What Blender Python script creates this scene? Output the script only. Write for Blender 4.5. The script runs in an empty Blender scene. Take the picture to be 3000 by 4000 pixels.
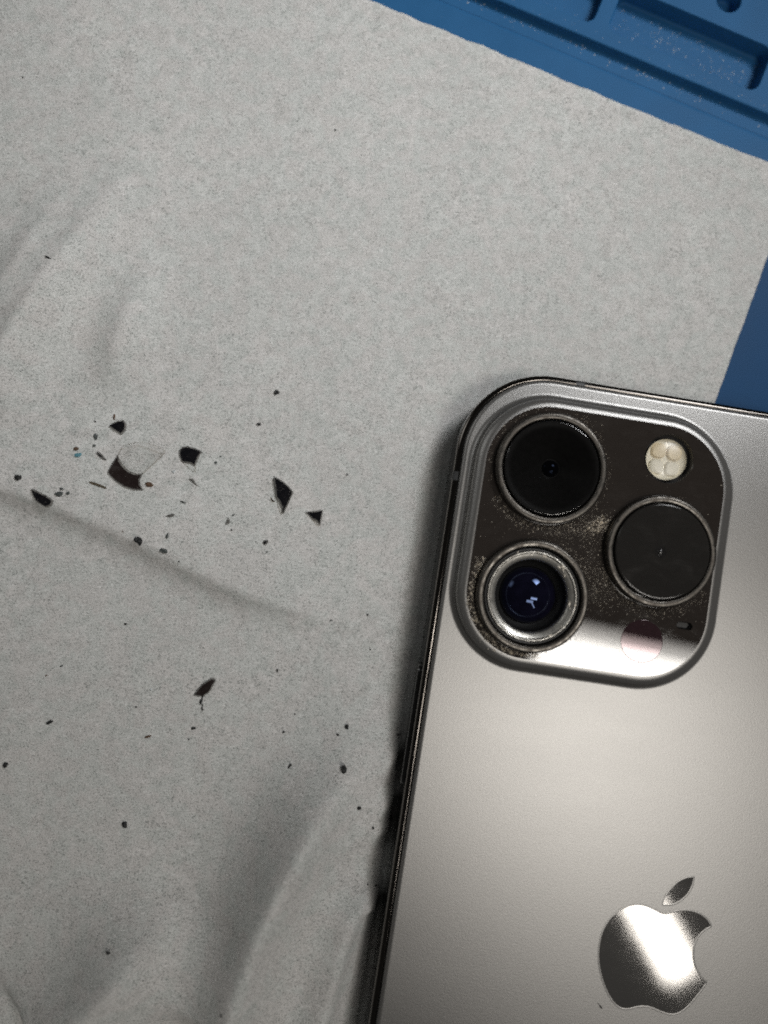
import bpy, bmesh, math, random
from mathutils import Vector, Matrix, noise

S = 0.001                      # everything below is measured in millimetres
sc = bpy.context.scene
col = sc.collection
random.seed(7)

# ------------------------------------------------------------------ camera
FPX, NAD, HC = 2780.0, (1400.0, 2100.0), 105.0


def _rot():
    d = Vector(((NAD[0] - 1500) / FPX, -(NAD[1] - 2000) / FPX, -1)).normalized()
    return d.rotation_difference(Vector((0, 0, -1))).to_matrix()


RC = _rot()


def at(px, py, z=0.0):
    """the point of the level z (mm) that stands at a pixel of the photograph"""
    d = RC @ Vector(((px - 1500) / FPX, -(py - 2000) / FPX, -1))
    t = (z - HC) / d.z
    return Vector((d.x * t, d.y * t, z))


cam_d = bpy.data.cameras.new('camera')
cam = bpy.data.objects.new('camera', cam_d)
col.objects.link(cam)
cam.matrix_world = Matrix.Translation((0, 0, HC * S)) @ RC.to_4x4()
cam_d.sensor_fit = 'VERTICAL'
cam_d.sensor_height = 36.0
cam_d.sensor_width = 27.0
cam_d.lens = FPX / 4000 * 36
cam_d.clip_start = 0.002
cam_d.clip_end = 20
cam_d.dof.use_dof = True
cam_d.dof.focus_distance = (HC - 4.5) * S
cam_d.dof.aperture_fstop = 6.0
sc.camera = cam

# ------------------------------------------------------------------ light
world = bpy.data.worlds.new('World')
sc.world = world
world.use_nodes = True
bg = world.node_tree.nodes['Background']
bg.inputs[0].default_value = (0.95, 0.92, 0.88, 1)
bg.inputs[1].default_value = 0.028
world.cycles.sampling_method = 'NONE'


def lamp(name, loc, target, sx, sy, radiance, colour, roll=0.0, spread=180):
    """rectangular lamp of sx by sy mm with the given radiance"""
    ld = bpy.data.lights.new(name, 'AREA')
    ld.shape = 'RECTANGLE'
    ld.size, ld.size_y = sx * S, sy * S
    ld.energy = radiance * math.pi * (sx * S) * (sy * S)
    ld.color = colour
    ld.spread = math.radians(spread)
    o = bpy.data.objects.new(name, ld)
    col.objects.link(o)
    o.location = Vector(loc) * S
    d = (Vector(target) - Vector(loc)).normalized()
    q = d.to_track_quat('-Z', 'Y').to_matrix()
    o.rotation_euler = (q @ Matrix.Rotation(roll, 3, 'Z')).to_euler()
    return o


def mirror(px, py, h, z=7.6):
    """the point at height h whose mirror image in the level z stands at a pixel"""
    p = at(px, py, z)
    k = (h - z + HC - z) / (HC - z)
    return Vector((p.x * k, p.y * k, h))


def strip_lamp(name, a, b, width_px, radiance, colour, h=600):
    """level tube or fill lamp whose image in the phone runs from pixel a to pixel b"""
    pa, pb = mirror(*a, h), mirror(*b, h)
    n = Vector((-(b[1] - a[1]), b[0] - a[0])).normalized()
    m = ((a[0] + b[0]) / 2, (a[1] + b[1]) / 2)
    w = (mirror(m[0] + n.x * width_px / 2, m[1] + n.y * width_px / 2, h) - mirror(m[0] - n.x * width_px / 2, m[1] - n.y * width_px / 2, h)).length
    ld = bpy.data.lights.new(name, 'AREA')
    ld.shape = 'RECTANGLE'
    ld.size, ld.size_y = (pb - pa).length * S, w * S
    ld.energy = radiance * math.pi * ld.size * ld.size_y
    ld.color = colour
    o = bpy.data.objects.new(name, ld)
    col.objects.link(o)
    o.location = (pa + pb) / 2 * S
    d = pb - pa
    o.rotation_euler = (0, 0, math.atan2(d.y, d.x))
    return o


WARM = (0.95, 0.908, 0.848)
strip_lamp('tube_and_fill_lamp', (2120, 2450), (2800, 2602), 60, 8, WARM)
strip_lamp('tube_and_fill_lamp', (2100, 2520), (2780, 2674), 78, 27, WARM)
strip_lamp('tube_and_fill_lamp', (2080, 2610), (2760, 2764), 78, 27, WARM)
strip_lamp('tube_and_fill_lamp', (2128, 2860), (2668, 3810), 130, 14, WARM)
strip_lamp('tube_and_fill_lamp', (1700, 2810), (2350, 2955), 260, 14, WARM)  # added fill strip, brightens the left of the frosted back
lamp('upper_right_fill', (215, 215, 330), (4, 70, 0), 150, 110, 0.95, (0.98, 0.99, 1.0), spread=30)  # added fill, no known source; makes the cloth darken towards lower left
lamp('upper_left_lamp', (-330, 270, 380), (45, 0, 0), 220, 220, 0.055, (0.98, 0.99, 0.97), spread=24)  # unseen source, aimed to brighten the plateau's left and top edges

sc.render.engine = 'CYCLES'
sc.cycles.use_denoising = False
sc.cycles.filter_width = 1.85
sc.cycles.use_light_tree = False
sc.cycles.max_bounces = 8
sc.cycles.transparent_max_bounces = 12
sc.cycles.caustics_reflective = False
sc.cycles.caustics_refractive = False
sc.view_settings.view_transform = 'Standard'
sc.view_settings.look = 'None'
sc.view_settings.exposure = 0.0
sc.view_settings.gamma = 1.0


# ------------------------------------------------------------------ materials
class NT:
    def __init__(s, name):
        s.m = bpy.data.materials.new(name)
        s.m.use_nodes = True
        s.t = s.m.node_tree
        s.t.nodes.clear()
        s.out = s.n('ShaderNodeOutputMaterial')
        s._c = None

    def n(s, kind, **kw):
        x = s.t.nodes.new(kind)
        for k, v in kw.items():
            setattr(x, k, v)
        return x

    def link(s, a, b):
        s.t.links.new(a, b)

    def put(s, sock, v):
        if hasattr(v, 'is_output') or isinstance(v, bpy.types.NodeSocket):
            s.link(v, sock)
        else:
            sock.default_value = v

    def coord(s, scale=(1, 1, 1), rot=0.0):
        if s._c is None:
            s._c = s.n('ShaderNodeTexCoord').outputs['Object']
        mp = s.n('ShaderNodeMapping')
        mp.inputs['Scale'].default_value = [k / S for k in scale]
        mp.inputs['Rotation'].default_value = (0, 0, rot)
        s.link(s._c, mp.inputs['Vector'])
        return mp.outputs[0]

    def noise(s, scale, detail=3, rough=0.55, stretch=(1, 1, 1), rot=0.0, dist=0.0):
        """noise with 'scale' features per millimetre"""
        x = s.n('ShaderNodeTexNoise')
        s.link(s.coord(stretch, rot), x.inputs['Vector'])
        x.inputs['Scale'].default_value = scale
        x.inputs['Detail'].default_value = detail
        x.inputs['Roughness'].default_value = rough
        x.inputs['Distortion'].default_value = dist
        return x.outputs['Fac']

    def ramp(s, fac, stops):
        r = s.n('ShaderNodeValToRGB')
        e = r.color_ramp.elements
        while len(e) < len(stops):
            e.new(0.5)
        for k, (p, c) in enumerate(stops):
            e[k].position = p
            e[k].color = (c, c, c, 1) if isinstance(c, (int, float)) else (*c, 1)
        s.put(r.inputs[0], fac)
        return r.outputs[0]

    def mix(s, fac, a, b, mode='MIX'):
        x = s.n('ShaderNodeMix', data_type='RGBA', blend_type=mode)
        s.put(x.inputs[0], fac)
        s.put(x.inputs[6], (*a, 1) if isinstance(a, tuple) else a)
        s.put(x.inputs[7], (*b, 1) if isinstance(b, tuple) else b)
        return x.outputs[2]

    def math(s, op, a, b=0.0):
        x = s.n('ShaderNodeMath', operation=op)
        s.put(x.inputs[0], a)
        s.put(x.inputs[1], b)
        return x.outputs[0]

    def bump(s, h, dist, strength=1.0):
        b = s.n('ShaderNodeBump')
        b.inputs['Distance'].default_value = dist * S
        b.inputs['Strength'].default_value = strength
        s.link(h, b.inputs['Height'])
        return b.outputs[0]

    def pbr(s, base, rough=0.5, metal=0.0, normal=None, **kw):
        p = s.n('ShaderNodeBsdfPrincipled')
        s.put(p.inputs['Base Color'], (*base, 1) if isinstance(base, tuple) else base)
        s.put(p.inputs['Roughness'], rough)
        s.put(p.inputs['Metallic'], metal)
        if normal is not None:
            s.link(normal, p.inputs['Normal'])
        for k, v in kw.items():
            s.put(p.inputs[k.replace('_', ' ')], v)
        s.link(p.outputs[0], s.out.inputs[0])
        return p


def mat_cloth():
    t = NT('nonwoven_cloth')
    pits = t.noise(4.6, 3, 0.6, stretch=(1, 1.15, 1), rot=0.4)
    fib = t.noise(3.2, 4, 0.65, stretch=(0.42, 1.5, 1), rot=0.25, dist=0.6)
    fib2 = t.noise(3.0, 4, 0.65, stretch=(1.4, 0.45, 1), rot=0.75, dist=0.5)
    mott = t.noise(0.55, 5, 0.65)
    big = t.noise(0.045, 3, 0.5)
    tint = t.noise(0.11, 3, 0.6)
    dark = t.ramp(pits, [(0.35, 0.0), (0.49, 1.0)])
    base = t.mix(t.ramp(mott, [(0.36, 0.0), (0.62, 1.0)]), (0.45, 0.465, 0.447), (0.725, 0.722, 0.71))
    base = t.mix(t.ramp(tint, [(0.45, 0.0), (0.7, 0.6)]), base, (0.70, 0.68, 0.655))
    base = t.mix(t.ramp(big, [(0.38, 0.6), (0.6, 0.0)]), base, (0.50, 0.51, 0.495))
    hue = t.noise(0.30, 3, 0.55)
    base = t.mix(0.5, base, t.mix(t.ramp(hue, [(0.44, 0.0), (0.56, 1.0)]), (0.63, 0.655, 0.63), (0.665, 0.64, 0.62)))
    hole = t.mix(t.ramp(mott, [(0.38, 0.0), (0.66, 1.0)]), (0.20, 0.213, 0.205), (0.36, 0.36, 0.35))
    base = t.mix(dark, hole, base)
    base = t.mix(t.ramp(fib, [(0.54, 0.0), (0.68, 0.65)]), base, (0.88, 0.875, 0.86))
    base = t.mix(t.ramp(fib2, [(0.56, 0.0), (0.70, 0.55)]), base, (0.87, 0.865, 0.85))
    h = t.math('ADD', t.math('MULTIPLY', fib, 0.5), t.math('ADD', t.math('MULTIPLY', pits, 0.6), t.math('MULTIPLY', mott, 0.9)))
    t.pbr(base, 0.95, normal=t.bump(h, 0.14, 0.6), Specular_IOR_Level=0.15)
    return t.m


def mat_silicone(name, c1, c2, rough=0.5):
    t = NT(name)
    a = t.noise(0.12, 4, 0.6)
    g = t.noise(6.0, 2, 0.5)
    base = t.mix(t.ramp(a, [(0.3, 0.0), (0.7, 1.0)]), c1, c2)
    sp = t.noise(2.6, 2, 0.5)
    base = t.mix(t.ramp(sp, [(0.76, 0.0), (0.82, 0.3)]), base, (0.45, 0.55, 0.62))
    r = t.math('ADD', rough, t.math('MULTIPLY', t.math('SUBTRACT', a, 0.5), 0.15))
    t.pbr(base, r, normal=t.bump(g, 0.02, 0.4), Specular_IOR_Level=0.12)
    return t.m


def mat_satin():
    """frosted graphite glass of the phone's back"""
    t = NT('frosted_graphite_glass')
    g = t.noise(5.0, 3, 0.6)
    s = t.noise(0.05, 4, 0.6, stretch=(0.5, 1.6, 1), rot=0.3)
    sm = t.noise(0.16, 4, 0.65, stretch=(0.35, 2.2, 1), rot=-0.05, dist=0.5)
    base = t.mix(t.ramp(g, [(0.25, 0.0), (0.75, 1.0)]), (0.175, 0.172, 0.167), (0.203, 0.200, 0.195))
    base = t.mix(t.ramp(sm, [(0.54, 0.0), (0.78, 0.2)]), base, (0.20, 0.20, 0.19))
    r = t.ramp(s, [(0.3, 0.36), (0.7, 0.375)])
    nb = t.bump(g, 0.014, 0.7)
    gl = t.n('ShaderNodeBsdfAnisotropic', distribution='BECKMANN')
    t.link(base, gl.inputs['Color'])
    t.link(r, gl.inputs['Roughness'])
    t.link(nb, gl.inputs['Normal'])
    df = t.n('ShaderNodeBsdfDiffuse')
    df.inputs['Color'].default_value = (0.085, 0.083, 0.08, 1)
    t.link(nb, df.inputs['Normal'])
    ad = t.n('ShaderNodeAddShader')
    t.link(gl.outputs[0], ad.inputs[0])
    t.link(df.outputs[0], ad.inputs[1])
    t.link(ad.outputs[0], t.out.inputs[0])
    return t.m


def mat_polished(name, base, rough, metal=0.0, smudge=0.25, coat=0.0, spec=0.5, specks=0.0):
    t = NT(name)
    a = t.noise(0.25, 5, 0.65, stretch=(1, 1.6, 1), rot=0.5, dist=0.8)
    f = t.noise(1.6, 4, 0.6, stretch=(0.3, 2.2, 1), rot=0.9, dist=1.2)
    m = t.math('MULTIPLY', t.ramp(a, [(0.45, 0.0), (0.72, 1.0)]), t.ramp(f, [(0.35, 0.2), (0.65, 1.0)]))
    b = t.mix(t.math('MULTIPLY', m, min(0.07, smudge * 0.30)), base, (0.32, 0.30, 0.28))
    if specks:
        b = t.mix(t.ramp(t.noise(5.0, 2, 0.5), [(0.67, 0.0), (0.73, specks)]), b, (0.45, 0.43, 0.40))
    r = t.math('ADD', rough, t.math('MULTIPLY', m, smudge))
    t.pbr(b, r, metal, Coat_Weight=coat, Coat_Roughness=0.03, Specular_IOR_Level=spec)
    return t.m


def mat_steel(name, base, rough, grime=(0.16, 0.13, 0.105), amount=0.6):
    t = NT(name)
    a = t.noise(1.3, 5, 0.7)
    b = t.mix(t.math('MULTIPLY', t.ramp(a, [(0.42, 0.0), (0.62, 1.0)]), amount), base, grime)
    r = t.ramp(a, [(0.35, rough), (0.7, min(1, rough + 0.3))])
    t.pbr(b, r, 0.9)
    return t.m


def mat_plain(name, base, rough=0.5, metal=0.0, var=0.25, scale=1.5, **kw):
    t = NT(name)
    a = t.noise(scale, 4, 0.6)
    hi = tuple(min(1, c * (1 + var)) for c in base)
    lo = tuple(c * (1 - var) for c in base)
    t.pbr(t.mix(t.ramp(a, [(0.3, 0.0), (0.7, 1.0)]), lo, hi), rough, metal, **kw)
    return t.m


def mat_clear(name, tint, rough=0.02, ior=1.5, extra=0.0):
    """thin clear glass: sees through, mirrors at the Fresnel rate"""
    t = NT(name)
    fr = t.n('ShaderNodeFresnel')
    fr.inputs['IOR'].default_value = ior
    tr = t.n('ShaderNodeBsdfTransparent')
    a = t.noise(1.3, 4, 0.6)
    t.link(t.mix(t.ramp(a, [(0.3, 0.0), (0.7, 1.0)]), tuple(c * 0.96 for c in tint), tint), tr.inputs[0])
    gl = t.n('ShaderNodeBsdfGlossy')
    gl.inputs['Roughness'].default_value = rough
    mx = t.n('ShaderNodeMixShader')
    ge = t.n('ShaderNodeNewGeometry')
    t.link(t.math('MULTIPLY', t.math('ADD', fr.outputs[0], extra), t.math('SUBTRACT', 1.0, ge.outputs['Backfacing'])), mx.inputs[0])
    t.link(tr.outputs[0], mx.inputs[1])
    t.link(gl.outputs[0], mx.inputs[2])
    t.link(mx.outputs[0], t.out.inputs[0])
    return t.m


M = dict(
    cloth=mat_cloth(),
    blue=mat_silicone('blue_silicone', (0.019, 0.105, 0.250), (0.026, 0.124, 0.288), 0.52),
    navy=mat_silicone('deep_blue_silicone', (0.012, 0.062, 0.160), (0.016, 0.072, 0.182), 0.52),
    bench=mat_plain('bench_laminate', (0.30, 0.27, 0.24), 0.5, scale=0.05),
    satin=mat_satin(),
    camglass=mat_polished('polished_camera_glass', (0.028, 0.0228, 0.0195), 0.012, 0.0, 0.12, 0.0, 1.0),
    emblem=mat_polished('mirror_emblem', (0.27, 0.262, 0.252), 0.05, 0.78, 0.02),
    frame=mat_plain('polished_graphite_steel', (0.13, 0.12, 0.11), 0.10, 1.0, 0.06),
    seam=mat_plain('black_gasket', (0.006, 0.006, 0.006), 0.4),
    band=mat_plain('antenna_plastic', (0.035, 0.036, 0.037), 0.45),
    button=mat_plain('dark_steel_button', (0.10, 0.10, 0.10), 0.2, 0.9),
    ring=mat_steel('lens_ring_steel', (0.105, 0.098, 0.088), 0.22, (0.05, 0.041, 0.034), 0.6),
    ring2=mat_steel('bright_inner_ring', (0.60, 0.585, 0.545), 0.22, (0.12, 0.11, 0.09), 0.55),
    well=mat_plain('matt_black_barrel', (0.005, 0.005, 0.005), 0.5),
    cover=mat_clear('lens_cover_glass', (0.30, 0.30, 0.30), 0.02, 1.5),
    smoky=mat_polished('smeared_cover_glass', (0.021, 0.0195, 0.018), 0.045, 0.0, 0.10, 0.0, 0.4),
    lens=mat_plain('coated_lens', (0.0045, 0.0042, 0.0105), 0.03, 0.0, 0.3, 0.6, Specular_IOR_Level=0.35, Specular_Tint=(0.40, 0.55, 1.0, 1)),
    lens2=mat_plain('coated_blue_element', (0.008, 0.016, 0.06), 0.05, 0.0, 0.3, 0.6, Specular_IOR_Level=0.8, Specular_Tint=(0.35, 0.6, 1.0, 1)),
    baffle=mat_plain('charcoal_baffle', (0.045, 0.043, 0.042), 0.45),
    pupil=mat_plain('dim_pupil', (0.018, 0.017, 0.0165), 0.05),
    led=mat_plain('flash_phosphor', (0.80, 0.68, 0.48), 0.35, 0.0, 0.1, 0.8, Coat_Weight=0.6),
    ledw=mat_plain('flash_white_phosphor', (0.86, 0.82, 0.71), 0.35, 0.0, 0.1, 0.8, Coat_Weight=0.6),
    flashglass=mat_clear('flash_lens', (0.97, 0.96, 0.93), 0.35, 1.5, 0.03),
    flashring=mat_plain('flash_wall', (0.06, 0.058, 0.058), 0.35),
    sensor=mat_plain('sensor_window', (0.030, 0.016, 0.019), 0.02, 0.0, 0.1, Specular_IOR_Level=0.9, Specular_Tint=(1.0, 0.84, 0.87, 1)),
    powder=mat_plain('ground_glass', (0.80, 0.73, 0.62), 0.5),
    black=mat_polished('black_printed_glass', (0.007, 0.007, 0.009), 0.05, 0.0, 0.25, 0.0, 0.45, 0.5),
    brownblack=mat_polished('worn_black_print', (0.020, 0.014, 0.013), 0.16, 0.0, 0.5, 0.0, 0.4, 0.35),
    clear=mat_clear('clear_glass', (1.0, 1.0, 0.998), 0.02, 1.5),
    edge=mat_clear('glass_edge', (0.62, 0.58, 0.52), 0.1, 1.5, 0.03),
    edgeblack=mat_plain('chipped_highlit_edge', (0.15, 0.145, 0.135), 0.10, 0.0, 0.8, 2.0, Specular_IOR_Level=0.9),  # chipped edge, base lightened to stand in for bevel highlights
    rubber=mat_plain('black_crumb', (0.010, 0.011, 0.011), 0.6, 0.0, 0.4, 6.0),
    grey=mat_plain('grey_crumb', (0.07, 0.08, 0.078), 0.5, 0.0, 0.4, 5.0),
    brown=mat_plain('brown_crumb', (0.10, 0.055, 0.03), 0.6, 0.0, 0.4, 5.0),
    teal=mat_plain('blue_fleck', (0.10, 0.27, 0.33), 0.6, 0.0, 0.3, 5.0),
    lint=mat_plain('pale_lint', (0.62, 0.66, 0.68), 0.8, 0.0, 0.2, 5.0),
)


# ------------------------------------------------------------------ helpers
def link_mesh(name, bm, mats, parent=None, smooth=None, recalc=True):
    if recalc:
        bmesh.ops.recalc_face_normals(bm, faces=bm.faces)
    me = bpy.data.meshes.new(name)
    bm.to_mesh(me)
    bm.free()
    for m in (mats if isinstance(mats, (list, tuple)) else [mats]):
        me.materials.append(m)
    if smooth is True:
        for p in me.polygons:
            p.use_smooth = True
    o = bpy.data.objects.new(name, me)
    col.objects.link(o)
    if parent is not None:
        o.parent = parent
    return o


def tag(o, label=None, cat=None, group=None, kind=None):
    for k, v in (('label', label), ('category', cat), ('group', group), ('kind', kind)):
        if v:
            o[k] = v
    return o


def empty(name, loc=(0, 0, 0), rz=0.0):
    o = bpy.data.objects.new(name, None)
    o.empty_display_size = 0.01
    col.objects.link(o)
    o.location = Vector(loc) * S
    o.rotation_euler = (0, 0, rz)
    return o


def rrect(x0, x1, y0, y1, r, n=20, p=2.0):
    """rounded rectangle, counter-clockwise, 4*(n+1) points"""
    out = []
    for cx, cy, a0 in ((x1 - r, y1 - r, 0), (x0 + r, y1 - r, 90), (x0 + r, y0 + r, 180), (x1 - r, y0 + r, 270)):
        for k in range(n + 1):
            a = math.radians(a0 + 90 * k / n)
            c, s = math.cos(a), math.sin(a)
            cc = math.copysign(abs(c) ** (2 / p), c)
            ss = math.copysign(abs(s) ** (2 / p), s)
            out.append((cx + r * cc, cy + r * ss))
    return out


def circle(cx, cy, r, n=96):
    return [(cx + r * math.cos(2 * math.pi * k / n), cy + r * math.sin(2 * math.pi * k / n)) for k in range(n)]


def loop(bm, pts, z):
    return [bm.verts.new((x * S, y * S, z * S)) for x, y in pts]


def skin(bm, a, b, smooth=True, mi=0):
    n = len(a)
    for i in range(n):
        f = bm.faces.new((a[i], a[(i + 1) % n], b[(i + 1) % n], b[i]))
        f.smooth = smooth
        f.material_index = mi


def ring_edges(bm, vs):
    es = []
    for i in range(len(vs)):
        a, b = vs[i], vs[(i + 1) % len(vs)]
        e = bm.edges.get((a, b)) or bm.edges.new((a, b))
        es.append(e)
    return es


def fill(bm, loops, mi=0):
    es = []
    for v_ in bm.verts:                        # fill at full size: the filler's tolerances are absolute
        v_.co /= S
    for l in loops:
        es += ring_edges(bm, l)
    r = bmesh.ops.triangle_fill(bm, use_beauty=True, use_dissolve=False, edges=es, normal=(0, 0, 1))
    for g in r['geom']:
        if isinstance(g, bmesh.types.BMFace):
            g.smooth = False
            g.material_index = mi
    for v_ in bm.verts:
        v_.co *= S


def lathe(bm, cx, cy, prof, n=96, mi=0, cap_first=False, cap_last=False, smooth=True):
    rows = []
    for r, z in prof:
        if r < 1e-6:
            rows.append([bm.verts.new((cx * S, cy * S, z * S))])
        else:
            rows.append(loop(bm, circle(cx, cy, r, n), z))
    for a, b in zip(rows, rows[1:]):
        if len(a) == 1 or len(b) == 1:
            c, ring = (a[0], b) if len(a) == 1 else (b[0], a)
            for i in range(n):
                f = bm.faces.new((c, ring[i], ring[(i + 1) % n]))
                f.smooth = smooth
                f.material_index = mi
        else:
            skin(bm, a, b, smooth, mi)
    return rows


# ------------------------------------------------------------------ the bench and the repair mat
bm = bmesh.new()
for z in (-23.3, -3.3):
    loop(bm, [(-600, -500), (600, -500), (600, 500), (-600, 500)], z)
bm.verts.ensure_lookup_table()
v = bm.verts
bm.faces.new(v[0:4]); bm.faces.new(v[4:8])
skin(bm, v[0:4], v[4:8], False)
tag(link_mesh('table_top', bm, M['bench']), kind='structure')

ZM = -0.35                                   # the mat's flat work surface
ZT = 1.0                                    # top of its compartment block
ANG = -math.radians(22.0)
P0 = at(2300, 150, ZT)
mat = empty('repair_mat', (P0.x, P0.y, 0), ANG)
tag(mat, 'blue silicone repair mat with moulded compartments under the pale cloth', 'mat')


def mloc(px, py, z):
    p = at(px, py, z) - P0
    c, s = math.cos(-ANG), math.sin(-ANG)
    return (c * p.x - s * p.y, s * p.x + c * p.y)


# base slab with a rounded outline
bm = bmesh.new()
a = loop(bm, rrect(-190, 130, -260, 70, 9, 8), -3.25)
b = loop(bm, rrect(-190, 130, -260, 70, 9, 8), ZM - 0.4)
c = loop(bm, rrect(-189.6, 129.6, -259.6, 69.6, 8.6, 8), ZM)
skin(bm, a, b); skin(bm, b, c)
hole = loop(bm, rrect(-179.9, 119.9, 0.1, 61.9, 4, 8), ZM)
fill(bm, [a]); fill(bm, [c, hole])
link_mesh('base_sheet', bm, M['navy'], mat)

# the paler rim strip between the cloth and the block
yl = [mloc(2000, 128, ZM + .1)[1], mloc(2700, 405, ZM + .1)[1]]
yr = sum(yl) / 2                               # upper limit of the rim strip
bm = bmesh.new()
o1 = rrect(-186, 126, yr - 15, yr, 2, 6)
a = loop(bm, o1, ZM + 0.004)
b = loop(bm, rrect(-185.8, 125.8, yr - 14.8, yr - 0.15, 2, 6), ZM + 0.07)
c = loop(bm, rrect(-185.3, 125.3, yr - 14.3, yr - 0.6, 2, 6), ZM + 0.09)
skin(bm, a, b); skin(bm, b, c); fill(bm, [c])
link_mesh('rim_strip', bm, M['blue'], mat)

# gutter floor between the strip and the block
bm = bmesh.new()
a = loop(bm, [(-178, yr + 0.1), (118, yr + 0.1), (118, 0.2), (-178, 0.2)], ZM + 0.006)
fill(bm, [a])
link_mesh('gutter', bm, M['blue'], mat)

# compartment block: a top with pockets cut into it
PD = 2.7                                     # pocket depth
pk = [mloc(2374, 97, ZT), mloc(2945, 352, ZT), mloc(2971, 329, ZT), mloc(2800, 95, ZT)]
px0 = mloc(2374, 97, ZT)[0]
px1 = mloc(2975, 318, ZT)[0]
py0 = (mloc(2450, 154, ZT)[1] + mloc(2900, 338, ZT)[1]) / 2
py1 = (mloc(2590, 8, ZT)[1] + mloc(2980, 165, ZT)[1]) / 2
qx1 = mloc(2327, 70, ZT)[0]
qy0 = (mloc(2150, 29, ZT)[1] + mloc(2268, 78, ZT)[1]) / 2
hx, hy = mloc(2848, 0, ZT)
step = px1 - px0 + (px0 - qx1)
pockets = [rrect(px0, px1, py0, py1, 1.7, 10), rrect(qx1 - (px1 - px0), qx1, qy0, qy0 + py1 - py0, 1.7, 10),
           rrect(px0 + step, px1 + step, py0, py1, 1.7, 10), rrect(qx1 - (px1 - px0) - step, qx1 - step, qy0, qy0 + py1 - py0, 1.7, 10)]
yy = py1 + 4.2
for k in range(-6, 6):
    pockets.append(circle(hx + k * 9.5, hy, 2.05, 32))
for k in range(-3, 3):
    pockets.append(rrect(px0 + k * 30, px0 + k * 30 + 26, hy + 5, hy + 24, 1.7, 10))
outer = dict(x0=-180, x1=120, y0=0.0, y1=62)


def blk(o):
    return rrect(outer['x0'] + o, outer['x1'] - o, outer['y0'] + o, outer['y1'] - o, 4, 8)


bm = bmesh.new()
l0, l1, l2, l3 = loop(bm, blk(-0.28), ZM + 0.008), loop(bm, blk(-0.06), ZM + 0.25), loop(bm, blk(0.0), ZT - 0.22), loop(bm, blk(0.08), ZT - 0.06)
l4 = loop(bm, blk(0.28), ZT)
for p, q in ((l0, l1), (l1, l2), (l2, l3), (l3, l4)):
    skin(bm, p, q)


def shrink(pts, d):
    n = len(pts)
    out = []
    for i in range(n):
        (x0, y0), (x1, y1), (x2, y2) = pts[i - 1], pts[i], pts[(i + 1) % n]
        t = Vector((x2 - x0, y2 - y0)).normalized()
        out.append((x1 - t.y * d, y1 + t.x * d))
    return out


tops = []
for pts in pockets:
    deep = PD if len(pts) > 40 else 2.6
    t0 = loop(bm, pts, ZT)
    t1 = loop(bm, shrink(pts, 0.07), ZT - 0.03)
    t2 = loop(bm, shrink(pts, 0.16), ZT - 0.16)
    t3 = loop(bm, shrink(pts, 0.24), ZT - deep + 0.4)
    t4 = loop(bm, shrink(pts, 0.34), ZT - deep + 0.12)
    t5 = loop(bm, shrink(pts, 0.6), ZT - deep)
    for p, q in ((t0, t1), (t1, t2), (t2, t3), (t3, t4), (t4, t5)):
        skin(bm, p, q)
    fill(bm, [t5])
    tops.append(t0)
fill(bm, [l4] + tops)
link_mesh('compartment_block', bm, M['blue'], mat)

# lint and glass dust lying in the pockets and along the gutter
bm = bmesh.new()


def grain(bm, x, y, z, r, rng, flat=0.6, stretch=1.0):
    a = rng.uniform(0, 6.283)
    e = Vector((math.cos(a), math.sin(a), 0)) * stretch
    f = Vector((-math.sin(a), math.cos(a), 0))
    c = Vector((x, y, z))
    p = [c + e * r * rng.uniform(.7, 1.2), c + f * r * rng.uniform(.6, 1.1) - e * r * .5, c - f * r * rng.uniform(.6, 1.1) - e * r * .5, c + Vector((0, 0, r * flat * rng.uniform(1, 2)))]
    vs = [bm.verts.new(q * S) for q in p]
    for i, j, k in ((0, 1, 2), (0, 1, 3), (1, 2, 3), (2, 0, 3)):
        bm.faces.new((vs[i], vs[j], vs[k]))


rng = random.Random(3)
for k in range(520):
    u = rng.random()
    r = 0.045 + 0.13 * rng.random() ** 4
    st = rng.choice((1, 1, 1.6, 3.0)) if r < 0.09 else 1.2
    if u < 0.52:
        grain(bm, rng.uniform(px0 + 1, px1 - 1), rng.uniform(py0 + 1, py1 - 1), ZT - PD + 0.005, r, rng, .5, st)
    elif u < 0.6:
        grain(bm, rng.uniform(qx1 - 12, qx1 - 1), rng.uniform(qy0 + 1, qy0 + 6), ZT - PD + 0.005, r, rng, .5, st)
    elif u < 0.9:
        grain(bm, rng.uniform(-25, 32), rng.gauss(-0.9, 0.5), ZM + 0.012, r, rng, .5, st)
    else:
        y = rng.uniform(.4, 1.4)
        grain(bm, rng.uniform(-25, 30), y, ZT + 0.003, r * .7, rng, .5, st)
tag(link_mesh('dust_specks', bm, M['lint'], mat), kind='stuff')

# ------------------------------------------------------------------ the phone's place
PK = (16.318, 23.208)
YAW = -math.radians(8.93)
ZG = 7.5                                      # level of the phone's back
cy_, sy_ = math.cos(YAW), math.sin(YAW)


def to_phone(x, y):
    x, y = x - PK[0], y - PK[1]
    return cy_ * x + sy_ * y, -sy_ * x + cy_ * y


# ------------------------------------------------------------------ the cloth
def seg(px, py, pts):
    """signed distance (positive on the right hand of the run) and place along a polyline"""
    best = (1e9, 0, 0)
    tot = 0
    for (x0, y0), (x1, y1) in zip(pts, pts[1:]):
        dx, dy = x1 - x0, y1 - y0
        L = math.hypot(dx, dy)
        t = max(0, min(1, ((px - x0) * dx + (py - y0) * dy) / (L * L)))
        qx, qy = px - x0 - dx * t, py - y0 - dy * t
        d = math.hypot(qx, qy)
        if d < best[0]:
            best = (d, math.copysign(d, qx * dy - qy * dx), tot + L * t)
        tot += L
    return best[1], best[2] / tot


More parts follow.
